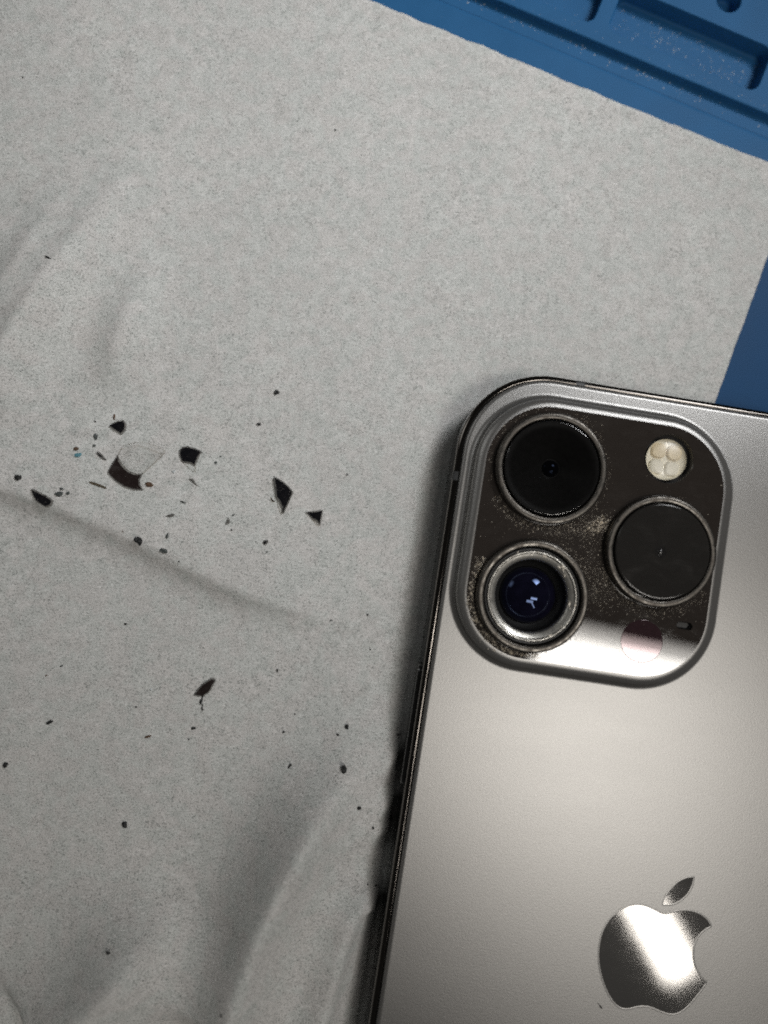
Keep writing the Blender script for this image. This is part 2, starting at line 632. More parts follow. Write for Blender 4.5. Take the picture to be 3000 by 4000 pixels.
# runs in pixels of the photograph, height, width on the left and right hand of the run, taper in / out
FOLDS = [
    ([(600, 480), (470, 720), (360, 900), (230, 1100), (90, 1330), (-150, 1720)], 4.5, 4.4, 4.6, .6, .2),
    ([(660, 930), (560, 1120), (470, 1350), (420, 1600)], 2.7, 4.2, 4.2, .55, .4),
    ([(330, 560), (190, 860), (60, 1090), (-120, 1400)], 2.2, 4.2, 4.4, .6, .3),
    ([(-200, 1840), (0, 1895), (180, 1955), (400, 2045), (560, 2115), (720, 2200), (950, 2310), (1320, 2430), (1480, 2500)], 2.5, 13, 2.2, .0, .35),
    ([(1640, 2740), (1400, 2960), (1240, 3160), (1130, 3350), (1040, 3540), (960, 3760), (880, 4060)], 10.0, 6.0, 6.2, .5, .1),
    ([(1460, 3400), (1400, 3480), (1345, 3640), (1300, 3800), (1225, 4080)], 5.0, 2.2, 4.2, .25, .05),
    ([(760, 3440), (600, 3640), (380, 3880), (180, 4080)], 8.5, 7.2, 6.6, .5, .1),
    ([(1610, 2880), (1500, 2985), (1400, 3070)], 1.82, 1.4, 1.4, .3, .6),
    ([(1590, 3060), (1500, 3140), (1420, 3200)], 2.27, 1.5, 1.4, .3, .6),
    ([(1560, 3200), (1470, 3235), (1380, 3310)], 1.82, 1.3, 1.6, .2, .6),
    ([(1520, 3480), (1460, 3500), (1425, 3560)], 2.50, 1.2, 1.6, .3, .4),
]
FW = [([tuple(at(*p, 0.5)[:2]) for p in pts], A, wl, wr, ti, to) for pts, A, wl, wr, ti, to in FOLDS]


def smooth(e0, e1, x):
    t = max(0, min(1, (x - e0) / (e1 - e0)))
    return t * t * (3 - 2 * t)


def cloth_z(x, y):
    h = 0.0
    for pts, A, wl, wr, ti, to in FW:
        d, t = seg(x, y, pts)
        w = wl if d < 0 else wr
        # run is walked downwards in the picture: right hand of the run = left in the picture
        if abs(d) > 4 * w:
            continue
        e = 1.0
        if ti:
            e *= smooth(0, ti, t)
        if to:
            e *= smooth(0, to, 1 - t)
        h += A * e * math.exp(-(abs(d) / w) ** 1.45)
    h += 0.16 * noise.noise((x * 0.07, y * 0.07, 2.0)) + 0.09 * noise.noise((x * 0.19, y * 0.19, 5.0)) + 0.03 * noise.noise((x * .55, y * .55, 1.0))
    u, v = to_phone(x, y)
    inside = max(u + 0.95, 0) if v < 1.2 else 0
    # pressed flat under the phone and on the mat beside it
    m = 1 - smooth(-4.0, 0.2, u) * smooth(3.0, 0.5, v) if v < 3.0 else 1
    h = h * m
    return max(-0.12, h)


CC = Vector((0, 0, 0))
pa, pb, pc, pd = at(1440, 0), at(3000, 635), at(3000, 1000), at(2795, 1565)
# corner of the cloth = crossing of its top edge and its right edge
d1, d2 = (pb - pa), (pd - pc)
den = d1.x * d2.y - d1.y * d2.x
tt = ((pc.x - pa.x) * d2.y - (pc.y - pa.y) * d2.x) / den
corner = pa + d1 * tt
eu, ev = -(d1.normalized()), d2.normalized()
NU, NV, DU = 300, 330, 0.62
bm = bmesh.new()
rows = []
for j in range(NV + 1):
    row = []
    for i in range(NU + 1):
        wob = 0.22 * noise.noise((i * 0.16, 0.3, 8)) + 0.10 * noise.noise((i * 0.6, 0.3, 3)) + 0.05 * noise.noise((i * 2.1, .3, 4))
        wob2 = 0.10 * noise.noise((j * 0.16, 3.3, 8)) + 0.05 * noise.noise((j * 0.7, .7, 3)) + 0.04 * noise.noise((j * 2.1, .3, 4))
        fu = math.exp(-i / 4.0)
        fv = math.exp(-j / 4.0)
        p = corner + eu * (i * DU + wob2 * fu) + ev * (j * DU + wob * fv)
        z = cloth_z(p.x, p.y)
        row.append(bm.verts.new((p.x * S, p.y * S, z * S)))
    rows.append(row)
for j in range(NV):
    for i in range(NU):
        bm.faces.new((rows[j][i], rows[j][i + 1], rows[j + 1][i + 1], rows[j + 1][i])).smooth = True
cloth = link_mesh('cleaning_cloth', bm, M['cloth'])
mod = cloth.modifiers.new('thickness', 'SOLIDIFY')
mod.thickness = 0.09 * S
if cloth.data.polygons[0].normal.z > 0:
    mod.offset = -1
else:
    cloth.data.flip_normals()
    mod.offset = -1
tag(cloth, 'pale grey nonwoven cloth spread over the blue mat, softly creased', 'cloth')

# ------------------------------------------------------------------ the phone
phone = empty('smartphone', (PK[0], PK[1], 0.06), YAW)
tag(phone, 'graphite smartphone lying face down with a shattered rear lens cover', 'phone')
ZO = -0.06                                    # local z of the table side is 0


def L(z):
    return z + ZO


FX0, FX1, FY0, FY1 = -0.95, 70.55, -145.4, 1.12


def fr(o):
    return rrect(FX0 + o, FX1 - o, FY0 + o, FY1 - o, 12.3 - o, 32)


prof = [(0.9, 0.0), (0.35, 0.08), (0.08, 0.35), (0.0, 0.75), (0.0, 6.45), (0.03, 6.68), (0.13, 6.86), (0.24, 6.93), (0.52, 7.02), (0.74, 7.05), (0.80, 6.95), (0.80, 6.4)]
bm = bmesh.new()
ls = [loop(bm, fr(o), L(z)) for o, z in prof]
for p, q in zip(ls, ls[1:]):
    skin(bm, p, q)
fill(bm, [ls[0]])
frame = link_mesh('frame', bm, M['frame'], phone)

bm = bmesh.new()                               # black gasket between steel and glass
ls = [loop(bm, fr(o), L(z)) for o, z in ((0.801, 6.97), (0.83, 7.02), (0.90, 7.02))]
for p, q in zip(ls, ls[1:]):
    skin(bm, p, q)
link_mesh('gasket', bm, M['seam'], phone)

# antenna bands let into the steel: one on the long side, one on the top
for (cx, cy, ax) in ((-0.95, -14.9, 'y'), (14.9, 1.12, 'x')):
    bm = bmesh.new()
    if ax == 'y':
        out, tan = Vector((-1, 0, 0)), Vector((0, 1, 0))
    else:
        out, tan = Vector((0, 1, 0)), Vector((1, 0, 0))
    rows_ = []
    for o, z in prof[2:-2]:
        q = Vector((cx, cy, 0)) - out * (o - 0.012) + Vector((0, 0, L(z) + (0.008 if z > 6.6 else 0)))
        rows_.append([bm.verts.new((q + tan * s) * S) for s in (-0.62, 0.62)])
    for p, q in zip(rows_, rows_[1:]):
        bm.faces.new((p[0], p[1], q[1], q[0])).smooth = True
    link_mesh('antenna_band', bm, M['band'], phone)

# side button
bm = bmesh.new()


def pill(y0, y1, z0, z1, r, n=6):
    return rrect(y0, y1, z0, z1, r, n)


def side_loop(bm, pts, x):
    return [bm.verts.new((x * S, y * S, L(z) * S)) for y, z in pts]


a = side_loop(bm, pill(-58.6, -41.5, 2.35, 5.25, 1.2), -0.9)
b = side_loop(bm, pill(-58.6, -41.5, 2.35, 5.25, 1.2), -1.34)
c = side_loop(bm, pill(-58.48, -41.62, 2.47, 5.13, 1.1), -1.44)
d = side_loop(bm, pill(-58.2, -41.9, 2.75, 4.85, .9), -1.46)
skin(bm, a, b); skin(bm, b, c); skin(bm, c, d)
bm.faces.new(d)
link_mesh('side_button', bm, M['button'], phone)

# frosted back with the raised camera plateau
CG = dict(x0=2.95, x1=36.1, y0=-38.15, y1=-3.7, r=8.8)   # polished camera glass


def cg(o):
    return rrect(CG['x0'] - o, CG['x1'] + o, CG['y0'] - o, CG['y1'] + o, CG['r'] + o, 32)


ZC = 9.15                                      # level of the camera glass
bm = bmesh.new()
GX0, GX1, GY0, GY1 = 0.0, 69.6, -144.4, 0.17


def gl(o):
    return rrect(GX0 + o, GX1 - o, GY0 + o, GY1 - o, 11.4 - o, 32)


edge_p = [(-0.04, 6.7), (-0.03, 7.05), (0.0, 7.25), (0.06, 7.36), (0.17, 7.44), (0.32, 7.485), (0.5, 7.5)]
le = [loop(bm, gl(o), L(z)) for o, z in edge_p]
for p, q in zip(le, le[1:]):
    skin(bm, p, q)
plateau = [(2.25 - .84 * math.sin(a) / math.sin(1.31), 7.5 + .5 * (1 - math.cos(a)) / (1 - math.cos(1.31))) for a in [1.31 * k / 10 for k in range(11)]]
plateau += [(1.42 * math.cos(b), 8.03 + (ZC - 8.03) * math.sin(b)) for b in [math.radians(12 + 78 * k / 14) for k in range(14)]] + [(0.0, ZC)]
lp = [loop(bm, cg(o), L(z)) for o, z in plateau]
for p, q in zip(lp, lp[1:]):
    skin(bm, p, q)
fill(bm, [le[-1], lp[0]])
back = link_mesh('back_glass', bm, M['satin'], phone)

LENS = [(11.75, -12.2), (28.2, -21.0), (11.75, -29.62)]
FL = (27.9, -8.2)
LID = (27.66, -33.4)
MIC = (33.2, -30.45)
bm = bmesh.new()
o_ = loop(bm, cg(-0.002), L(ZC))
holes = []
fl0 = loop(bm, circle(*FL, 3.45, 64), L(ZC)); holes.append(fl0)
mic_pts = rrect(MIC[0] - 1.12, MIC[0] + 1.12, MIC[1] - .5, MIC[1] + .5, .49, 8)
mc0 = loop(bm, mic_pts, L(ZC)); holes.append(mc0)
for q in (LENS[0], LENS[2]):                   # bores under the open lenses
    holes.append(loop(bm, circle(*q, 7.0, 64), L(ZC)))
fill(bm, [o_] + holes)
fl1 = loop(bm, circle(*FL, 3.40, 64), L(ZC - .05))
skin(bm, fl0, fl1)
camglass = link_mesh('camera_glass', bm, M['camglass'], phone)

bm = bmesh.new()                               # microphone slot
a = loop(bm, mic_pts, L(ZC))
b = loop(bm, shrink(mic_pts, .08), L(ZC - .10))
c = loop(bm, shrink(mic_pts, .14), L(ZC - .75))
skin(bm, a, b, True, 0); skin(bm, b, c, True, 1); fill(bm, [c], 1)
link_mesh('microphone_slot', bm, [M['frame'], M['well']], phone)

# flash: a dark well, four phosphor chips and a domed lens
bm = bmesh.new()
rw = lathe(bm, *FL, [(3.40, L(ZC - .05)), (3.33, L(ZC - .6)), (3.2, L(ZC - 1.5)), (2.75, L(ZC - 1.55))], 64)
fill(bm, [rw[-1]])
flash = link_mesh('flash', bm, M['flashring'], phone)
chips = []
for k, (dx, dy) in enumerate(((-1, 1), (1, 1), (-1, -1), (1, -1))):
    bm = bmesh.new()
    pts = rrect(FL[0] + dx * 1.12 - 1.02, FL[0] + dx * 1.12 + 1.02, FL[1] + dy * 1.12 - 1.02, FL[1] + dy * 1.12 + 1.02, .75, 6)
    a = loop(bm, pts, L(ZC - 1.5)); b = loop(bm, pts, L(ZC - 1.25)); c = loop(bm, shrink(pts, .25), L(ZC - 1.08))
    skin(bm, a, b); skin(bm, b, c); fill(bm, [c])
    link_mesh('flash_chip', bm, M['led'] if dy > 0 else M['ledw'], flash)
bm = bmesh.new()                               # white reflector dish around the chips
rw = lathe(bm, *FL, [(2.85, L(ZC - .95)), (2.7, L(ZC - 1.2)), (2.45, L(ZC - 1.42)), (0.0, L(ZC - 1.46))], 64)
link_mesh('reflector', bm, M['ledw'], flash)
bm = bmesh.new()
lathe(bm, *FL, [(2.9, L(ZC - 1.0)), (2.88, L(ZC - .62)), (2.7, L(ZC - .42)), (2.2, L(ZC - .25)), (1.4, L(ZC - .14)), (0.6, L(ZC - .1)), (0, L(ZC - .09))], 64)
link_mesh('flash_lens', bm, M['flashglass'], flash)

# sensor window and its thin outline
bm = bmesh.new()
lathe(bm, *LID, [(2.9, L(ZC + .002)), (2.88, L(ZC + .012)), (2.84, L(ZC + .013)), (0, L(ZC + .013))], 72)
link_mesh('sensor_window', bm, M['sensor'], phone)

# the three lenses
RIM = [(7.66, ZC - .05), (7.6, ZC + .5), (7.56, ZC + .98), (7.5, ZC + 1.12), (7.38, ZC + 1.2), (7.2, ZC + 1.22), (6.84, ZC + 1.22), (6.72, ZC + 1.17), (6.66, ZC + 1.05), (6.64, ZC + .3)]
lens_objs = []
for i, (lx, ly) in enumerate(LENS):
    bm = bmesh.new()
    lathe(bm, lx, ly, [(r, L(z)) for r, z in RIM], 128)
    ring = link_mesh('lens', bm, M['ring'], phone)
    lens_objs.append(ring)
    if i < 2:
        bm = bmesh.new()
        lathe(bm, lx, ly, [(6.48, L(ZC + .3)), (6.48, L(ZC + 1.26)), (6.43, L(ZC + 1.36)), (6.32, L(ZC + 1.42)), (6.24, L(ZC + 1.43)), (6.15, L(ZC + 1.43)), (0, L(ZC + 1.43))], 128)
        link_mesh('cover_glass', bm, M['cover'] if i == 0 else M['smoky'], ring)
        if i == 0:
            bm = bmesh.new()
            lathe(bm, lx, ly, [(6.4, L(ZC + 1.2)), (5.4, L(ZC + 1.2)), (5.3, L(ZC + 1.0)), (4.1, L(ZC + 1.0)), (4.0, L(ZC + .75)), (2.7, L(ZC + .75)), (2.6, L(ZC + .5)), (1.5, L(ZC + .5)), (1.45, L(ZC + .4)), (1.3, L(ZC + .3)), (1.15, L(ZC + .28))], 96)
            link_mesh('baffle', bm, M['baffle'], ring)
            bm = bmesh.new()
            lathe(bm, lx, ly, [(1.2, L(ZC + .2))] + [(1.2 * math.sin(a), L(ZC + .2 + .6 * math.cos(a))) for a in [math.radians(85 - 8.5 * k) for k in range(10)]] + [(0, L(ZC + .8))], 64)
            link_mesh('lens_element', bm, M['lens'], ring)
        else:
            bm = bmesh.new()
            lathe(bm, lx - .3, ly - .1, [(0.85, L(ZC + 1.432)), (.7, L(ZC + 1.436)), (0.45, L(ZC + 1.43)), (.42, L(ZC + 1.432)), (.4, L(ZC + 1.46)), (.3, L(ZC + 1.53)), (.15, L(ZC + 1.57)), (0, L(ZC + 1.58))], 40)
            link_mesh('pupil_glint_dome', bm, M['pupil'], ring)  # pupil with a raised dome, added to catch a small central glint
    else:
        tag(ring, 'lens ring whose cover glass is broken out')
        bm = bmesh.new()
        lathe(bm, lx, ly, [(6.64, L(ZC + .35)), (6.45, L(ZC + .55)), (6.3, L(ZC + .62)), (6.18, L(ZC + .58)), (6.1, L(ZC + .5))], 128)
        link_mesh('glue_ledge', bm, M['seam'], ring)
        bm = bmesh.new()
        lathe(bm, lx, ly, [(6.1, L(ZC + .45)), (6.05, L(ZC + .78)), (5.95, L(ZC + .84)), (5.82, L(ZC + .8)), (5.74, L(ZC + .6)), (5.66, L(ZC + .58)), (5.1, L(ZC + .4)), (4.98, L(ZC + .3)), (4.9, L(ZC)), (4.86, L(ZC - .3))], 128)
        link_mesh('inner_ring', bm, M['ring2'], ring)
        bm = bmesh.new()
        lathe(bm, lx, ly, [(4.87, L(ZC - .28)), (4.7, L(ZC - 1.9)), (4.0, L(ZC - 1.95)), (3.88, L(ZC - 2.2))], 96)
        link_mesh('barrel', bm, M['well'], ring)
        bm = bmesh.new()
        Rr, ht = 3.9, 2.0
        lathe(bm, lx, ly, [(Rr * math.sin(a), L(ZC - 2.1 + ht * math.cos(a))) for a in [math.radians(90 - 7.5 * k) for k in range(12)]] + [(0, L(ZC - 2.1 + ht))], 96)
        link_mesh('lens_element', bm, M['lens'], ring)
        # splinters of the cover still glued to the ledge
        rg = random.Random(11)
        for k in range(30):
            a = rg.choice((rg.uniform(-1.3, .6), rg.uniform(.6, 2.2), rg.uniform(3.8, 5.4)))
            rr_ = rg.uniform(5.15, 6.25)
            cx, cy = lx + rr_ * math.cos(a), ly + rr_ * math.sin(a)
            zb = L(ZC + (.66 if rr_ > 5.7 else .46))
            bm = bmesh.new()
            n = rg.choice((4, 5, 6))
            size = rg.uniform(.09, .32)
            pts = [(cx + size * rg.uniform(.5, 1.2) * (math.cos(a + 1.57) * 2.0 * math.cos(6.283 * q / n) + math.cos(a) * math.sin(6.283 * q / n) * .7),
                    cy + size * rg.uniform(.5, 1.2) * (math.sin(a + 1.57) * 2.0 * math.cos(6.283 * q / n) + math.sin(a) * math.sin(6.283 * q / n) * .7)) for q in range(n)]
            p = loop(bm, pts, zb); q = loop(bm, [(cx + (x - cx) * .7, cy + (y - cy) * .7) for x, y in pts], zb + rg.uniform(.08, .22))
            skin(bm, p, q, False); bm.faces.new(q); bm.faces.new(p)
            link_mesh('glass_splinter', bm, M['powder'] if k % 3 else M['clear'], ring)

# emblem: a bitten fruit and its leaf, mirror polished, each in a fine bright rim
BODY = [(37.63, -69.38), (36.55, -69.72), (35.22, -69.37), (34.14, -69.08), (32.93, -69.03), (31.77, -69.33), (30.66, -70.0), (29.62, -71.1), (28.93, -72.31), (28.54, -73.77), (28.46, -75.4), (28.65, -76.9), (29.01, -78.17), (29.53, -79.42), (30.22, -80.65), (31.07, -81.77), (31.9, -82.5), (32.76, -82.80), (33.52, -82.74), (34.32, -82.43), (35.31, -82.15), (36.33, -82.1), (37.4, -82.33), (38.46, -82.6), (39.45, -82.68), (40.33, -82.42), (41.08, -81.85), (41.84, -80.95), (42.55, -79.83), (43.11, -78.93), (43.60, -77.95), (42.75, -77.28), (42.0, -76.4), (41.49, -75.34), (41.25, -74.3), (41.28, -73.21), (41.56, -72.2), (42.2, -71.2), (43.21, -70.36), (42.69, -69.72), (41.75, -69.15), (40.67, -68.86), (39.63, -68.84), (38.62, -69.02)]
BSHARP = {30, 38}
LEAF = [(39.98, -64.29), (39.03, -64.53), (37.95, -65.27), (37.05, -66.40), (36.53, -67.45), (36.35, -68.41), (37.42, -68.2), (38.53, -67.55), (39.42, -66.5), (39.87, -65.35)]
LSHARP = {0, 5}


def spline(pts, sharp, n=6):
    """closed curve through points, with the sharp ones kept as corners"""
    N = len(pts)
    out = []
    for i in range(N):
        p0, p1, p2, p3 = pts[i - 1], pts[i], pts[(i + 1) % N], pts[(i + 2) % N]
        if i in sharp:
            p0 = (2 * p1[0] - p2[0], 2 * p1[1] - p2[1])
        if (i + 1) % N in sharp:
            p3 = (2 * p2[0] - p1[0], 2 * p2[1] - p1[1])
        for k in range(n):
            t = k / n
            out.append(tuple(.5 * (2 * b + (c - a) * t + (2 * a - 5 * b + 4 * c - d) * t * t + (3 * b - a - 3 * c + d) * t ** 3) for a, b, c, d in zip(p0, p1, p2, p3)))
    return out


def area(pts):
    return sum(x0 * y1 - x1 * y0 for (x0, y0), (x1, y1) in zip(pts, pts[1:] + pts[:1])) / 2


for nm, pts, sh in (('emblem_fruit', BODY, BSHARP), ('emblem_leaf', LEAF, LSHARP)):
    q = spline(pts, sh)
    if area(q) < 0:
        q = q[::-1]
    bm = bmesh.new()
    a = loop(bm, shrink(q, -.22), L(ZG + .002)); b = loop(bm, shrink(q, -.18), L(ZG + .02)); c = loop(bm, shrink(q, -.02), L(ZG + .022))
    skin(bm, a, b); skin(bm, b, c)
    d = loop(bm, q, L(ZG + .012))
    skin(bm, c, d, True, 0)
    fill(bm, [d], 1)
    link_mesh(nm, bm, [M['satin'], M['emblem']], phone)

# ground glass left around the lenses
bm = bmesh.new()
rg = random.Random(5)


def blob(cx, cy, sx, sy, n, r0=.018, r1=.085, ang=0.0):
    for _ in range(int(n * 2.8)):
        u, v_ = rg.gauss(0, sx), rg.gauss(0, sy)
        x = cx + u * math.cos(ang) - v_ * math.sin(ang)
        y = cy + u * math.sin(ang) + v_ * math.cos(ang)
        if not (CG['x0'] + .3 < x < CG['x1'] - .3 and CG['y0'] + .3 < y < CG['y1'] - .3):
            continue
        if any(math.hypot(x - lx, y - ly) < 7.72 for lx, ly in LENS) or math.hypot(x - FL[0], y - FL[1]) < 3.6:
            continue
        grain(bm, x, y, L(ZC + .002), r0 + (r1 - r0) * rg.random() ** 5 * (1.7 if rg.random() < .12 else 1.0), rg, .8)


def arc(c, a0, a1, r, s, n, **kw):
    for _ in range(int(n * 1.4)):
        a = math.radians(rg.uniform(a0, a1))
        rr_ = r + abs(rg.gauss(0, s))
        blob(c[0] + rr_ * math.cos(a), c[1] + rr_ * math.sin(a), .05, .05, 1, **kw)


arc(LENS[0], 215, 300, 7.8, .8, 420)
blob(17.8, -19.4, 2.2, .9, 420, ang=.35)
blob(20.0, -18.6, 1.0, .7, 160, r1=.19)
blob(19.5, -22.5, .9, 2.6, 240)
arc(LENS[2], 150, 285, 7.8, .55, 600, r1=.18)
arc(LENS[2], 285, 345, 7.8, .5, 160)
arc(LENS[2], 0, 70, 7.8, .9, 200)
arc(LENS[1], 205, 330, 7.8, .8, 460)
blob(21.5, -27.5, 1.4, 1.6, 230)
arc(LENS[0], -60, 110, 7.9, .5, 170)
arc(LENS[0], 110, 200, 7.9, .5, 70)
blob(26, -24, 9, 9, 150, r1=.09)
blob(12, -20, 8, 3, 120, r1=.09)
tag(link_mesh('glass_powder', bm, M['powder'], phone), kind='stuff')


# ------------------------------------------------------------------ shards and crumbs on the cloth
def ground(px, py, up=0.0):
    z = 0.1
    for _ in range(4):
        p = at(px, py, z + up)
        z = cloth_z(p.x, p.y)
    return z


def prism(bm, pts, z0, z1, inset, mtop, mside, c0):
    n = len(pts)
    if area(pts) < 0:
        pts = pts[::-1]
    pl = [(x - c0.x, y - c0.y) for x, y in pts]
    a = loop(bm, pl, z0); b = loop(bm, pl, z1 - inset); c = loop(bm, shrink(pl, inset), z1)
    skin(bm, a, b, False, mside); skin(bm, b, c, False, mside)
    fill(bm, [a], mtop); fill(bm, [c], mtop)


def px_poly(raw, ox, oy, k, z):
    return [tuple(at(ox + x / k, oy + y / k, z)[:2]) for x, y in raw]


SHARDS = [
    # origin of the crop, its scale, black outline, clear outline, thickness, label, material
    (0, 1450, 2.37, [(1003, 505), (1042, 478), (1090, 458), (1140, 452), (1165, 490), (1160, 545), (1120, 585), (1060, 548)], None, .75, 'small blue-black wedge of glass just above the half-clear shard', 'black'),
    (0, 1600, 4.1475, [(488, 1295), (520, 1285), (660, 1350), (800, 1430), (850, 1475), (825, 1550), (730, 1585), (640, 1530), (570, 1480), (525, 1390)], None, .85, 'black elongated glass shard lying on the crease, leftmost of the shards', 'black'),
    (400, 1700, 4.1475, [(240, 318), (150, 460), (75, 590), (110, 650), (200, 740), (350, 840), (500, 885), (650, 890), (608, 800), (600, 720), (640, 632), (540, 630), (430, 590), (330, 500), (270, 410)],
     [(240, 318), (270, 410), (330, 500), (430, 590), (540, 630), (640, 632), (850, 440), (1000, 290), (1005, 232), (760, 140), (590, 100), (470, 130), (325, 165)], .62, 'largest shard, clear glass with a curved dark brown printed edge', 'brownblack'),
    (400, 1700, 4.1475, [(1300, 185), (1380, 178), (1500, 210), (1615, 262), (1560, 350), (1500, 490), (1440, 460), (1370, 445), (1290, 440), (1245, 350), (1240, 280), (1262, 215)],
     [(1290, 440), (1370, 445), (1440, 460), (1500, 490), (1505, 550), (1495, 610), (1400, 540)], .62, 'glossy black rounded shard with a small clear corner beside the largest shard', 'black'),
    (1000, 1800, 4.1475, [(285, 260), (370, 290), (460, 350), (540, 420), (605, 510), (530, 680), (452, 850), (430, 838), (420, 760), (380, 660), (325, 590), (305, 430)],
     [(325, 590), (380, 660), (420, 760), (430, 838), (395, 858), (355, 740)], .75, 'tall black blade-shaped shard with a pale polished edge', 'black'),
    (1000, 1800, 4.1475, [(805, 830), (940, 815), (1085, 800), (1068, 910), (1045, 1035), (980, 975), (900, 935)],
     [(900, 935), (980, 975), (1045, 1035), (1030, 1055), (980, 1045), (940, 985)], .6, 'black triangular shard with a clear chipped side, nearest the phone', 'black'),
    (700, 2600, 8.295, [(470, 960), (560, 810), (740, 600), (900, 500), (1050, 400), (1130, 430), (1190, 490), (1100, 640), (1040, 780), (950, 900), (830, 960), (780, 1010), (640, 1000), (530, 975)], None, .6, 'rough black shard trailing a thread of glue, alone on the lower cloth', 'brownblack'),
    (0, 1450, 2.37, [(885, 752), (905, 745), (940, 765), (960, 795), (985, 815), (980, 822), (945, 815), (905, 785)], None, .4, 'slim dark purple chip left of the largest shard', 'black'),
    (400, 1700, 4.1475, [(1390, 712), (1420, 698), (1465, 705), (1500, 760), (1555, 822), (1490, 800), (1440, 760)], None, .35, 'pointed dark chip just below the glossy rounded shard', 'edgeblack'),
    (400, 1700, 4.1475, [(1255, 1062), (1300, 1065), (1360, 1098), (1310, 1105), (1275, 1090)], None, .3, 'small grey glass flake between the rounded shard and the pointed seed-like chip', 'grey'),
    (400, 1700, 4.1475, [(1022, 1308), (1075, 1285), (1120, 1270), (1160, 1275), (1160, 1300), (1110, 1332), (1060, 1328)], None, .4, 'seed-shaped black glass chip with a bright facet below the grey flake', 'edgeblack'),
    (600, 1450, 2.074, [(578, 1247), (590, 1210), (606, 1182), (618, 1215), (610, 1235)], None, .35, 'small dark triangular chip left of the tall blade shard', 'edgeblack'),
    (600, 1450, 2.074, [(880, 1388), (895, 1370), (915, 1368), (930, 1372), (920, 1398), (898, 1412)], None, .5, 'squarish black glass chip below the tall blade shard', 'black'),
    (600, 1450, 2.074, [(484, 742), (502, 725), (515, 740), (505, 758)], None, .3, 'tiny grey glass triangle right of the glossy rounded shard', 'grey'),
    (0, 1450, 2.37, [(815, 1030), (835, 1018), (905, 1040), (975, 1070), (985, 1085), (965, 1090), (900, 1065), (845, 1050)], None, .3, 'clear brownish splinter lying left below the largest shard', 'splinter'),
    (600, 1450, 2.074, [(945, 1022), (955, 1025), (975, 1055), (985, 1060), (965, 1060), (950, 1042)], None, .3, 'small clear splinter touching the left side of the tall blade shard', 'splinter'),
]
M['splinter'] = M['edge']
for ox, oy, k, blk_, clr, th, label, mt in SHARDS:
    th *= 0.6
    mx = sum(p[0] for p in blk_) / len(blk_); my = sum(p[1] for p in blk_) / len(blk_)
    g = max(ground(ox + x / k, oy + y / k, th) for x, y in [(mx, my)] + blk_[::3])
    pts = px_poly(blk_, ox, oy, k, g + th * .9)
    cen = Vector((sum(p[0] for p in pts) / len(pts), sum(p[1] for p in pts) / len(pts)))
    side = M['edgeblack'] if mt in ('black', 'brownblack') else M[mt]
    bm = bmesh.new()
    prism(bm, pts, 0, th, .17, 0, 1, cen)
    if clr is None:
        o = link_mesh('glass_shard', bm, [M[mt], side])
        o.location = (cen.x * S, cen.y * S, (g + .01) * S)
        root = o
    else:
        root = empty('glass_shard', (cen.x, cen.y, g + .01))
        link_mesh('printed_area', bm, [M[mt], side], root)
        bm = bmesh.new()
        prism(bm, px_poly(clr, ox, oy, k, g + th * .9), .0, .17, .055, 0, 1, cen)
        link_mesh('clear_area', bm, [M['clear'], M['edge']], root)
    tag(root, label, 'glass shard', 'broken lens cover shards on the cloth')
    if 'thread of glue' in label:
        bm = bmesh.new()
        path = [(760, 1000), (745, 1060), (715, 1130), (700, 1190), (690, 1235), (745, 1262), (762, 1310), (735, 1360), (745, 1420), (770, 1455), (810, 1440)]
        rad = [.16, .07, .19, .2, .12, .06, .06, .10, .10, .12, .06]
        rows_ = []
        for (x, y), r in zip(path, rad):
            p = at(ox + x / k, oy + y / k, g + .2)
            rows_.append([bm.verts.new(((p.x - cen.x + r * math.cos(q * 1.0472)) * S, (p.y - cen.y + .3 * r * math.cos(q * 1.0472)) * S, (.15 + .8 * r * math.sin(q * 1.0472)) * S)) for q in range(6)])
        for p, q in zip(rows_, rows_[1:]):
            skin(bm, p, q)
        bm.faces.new(rows_[0]); bm.faces.new(rows_[-1])
        o2 = link_mesh('glue_thread', bm, M['rubber'], root)

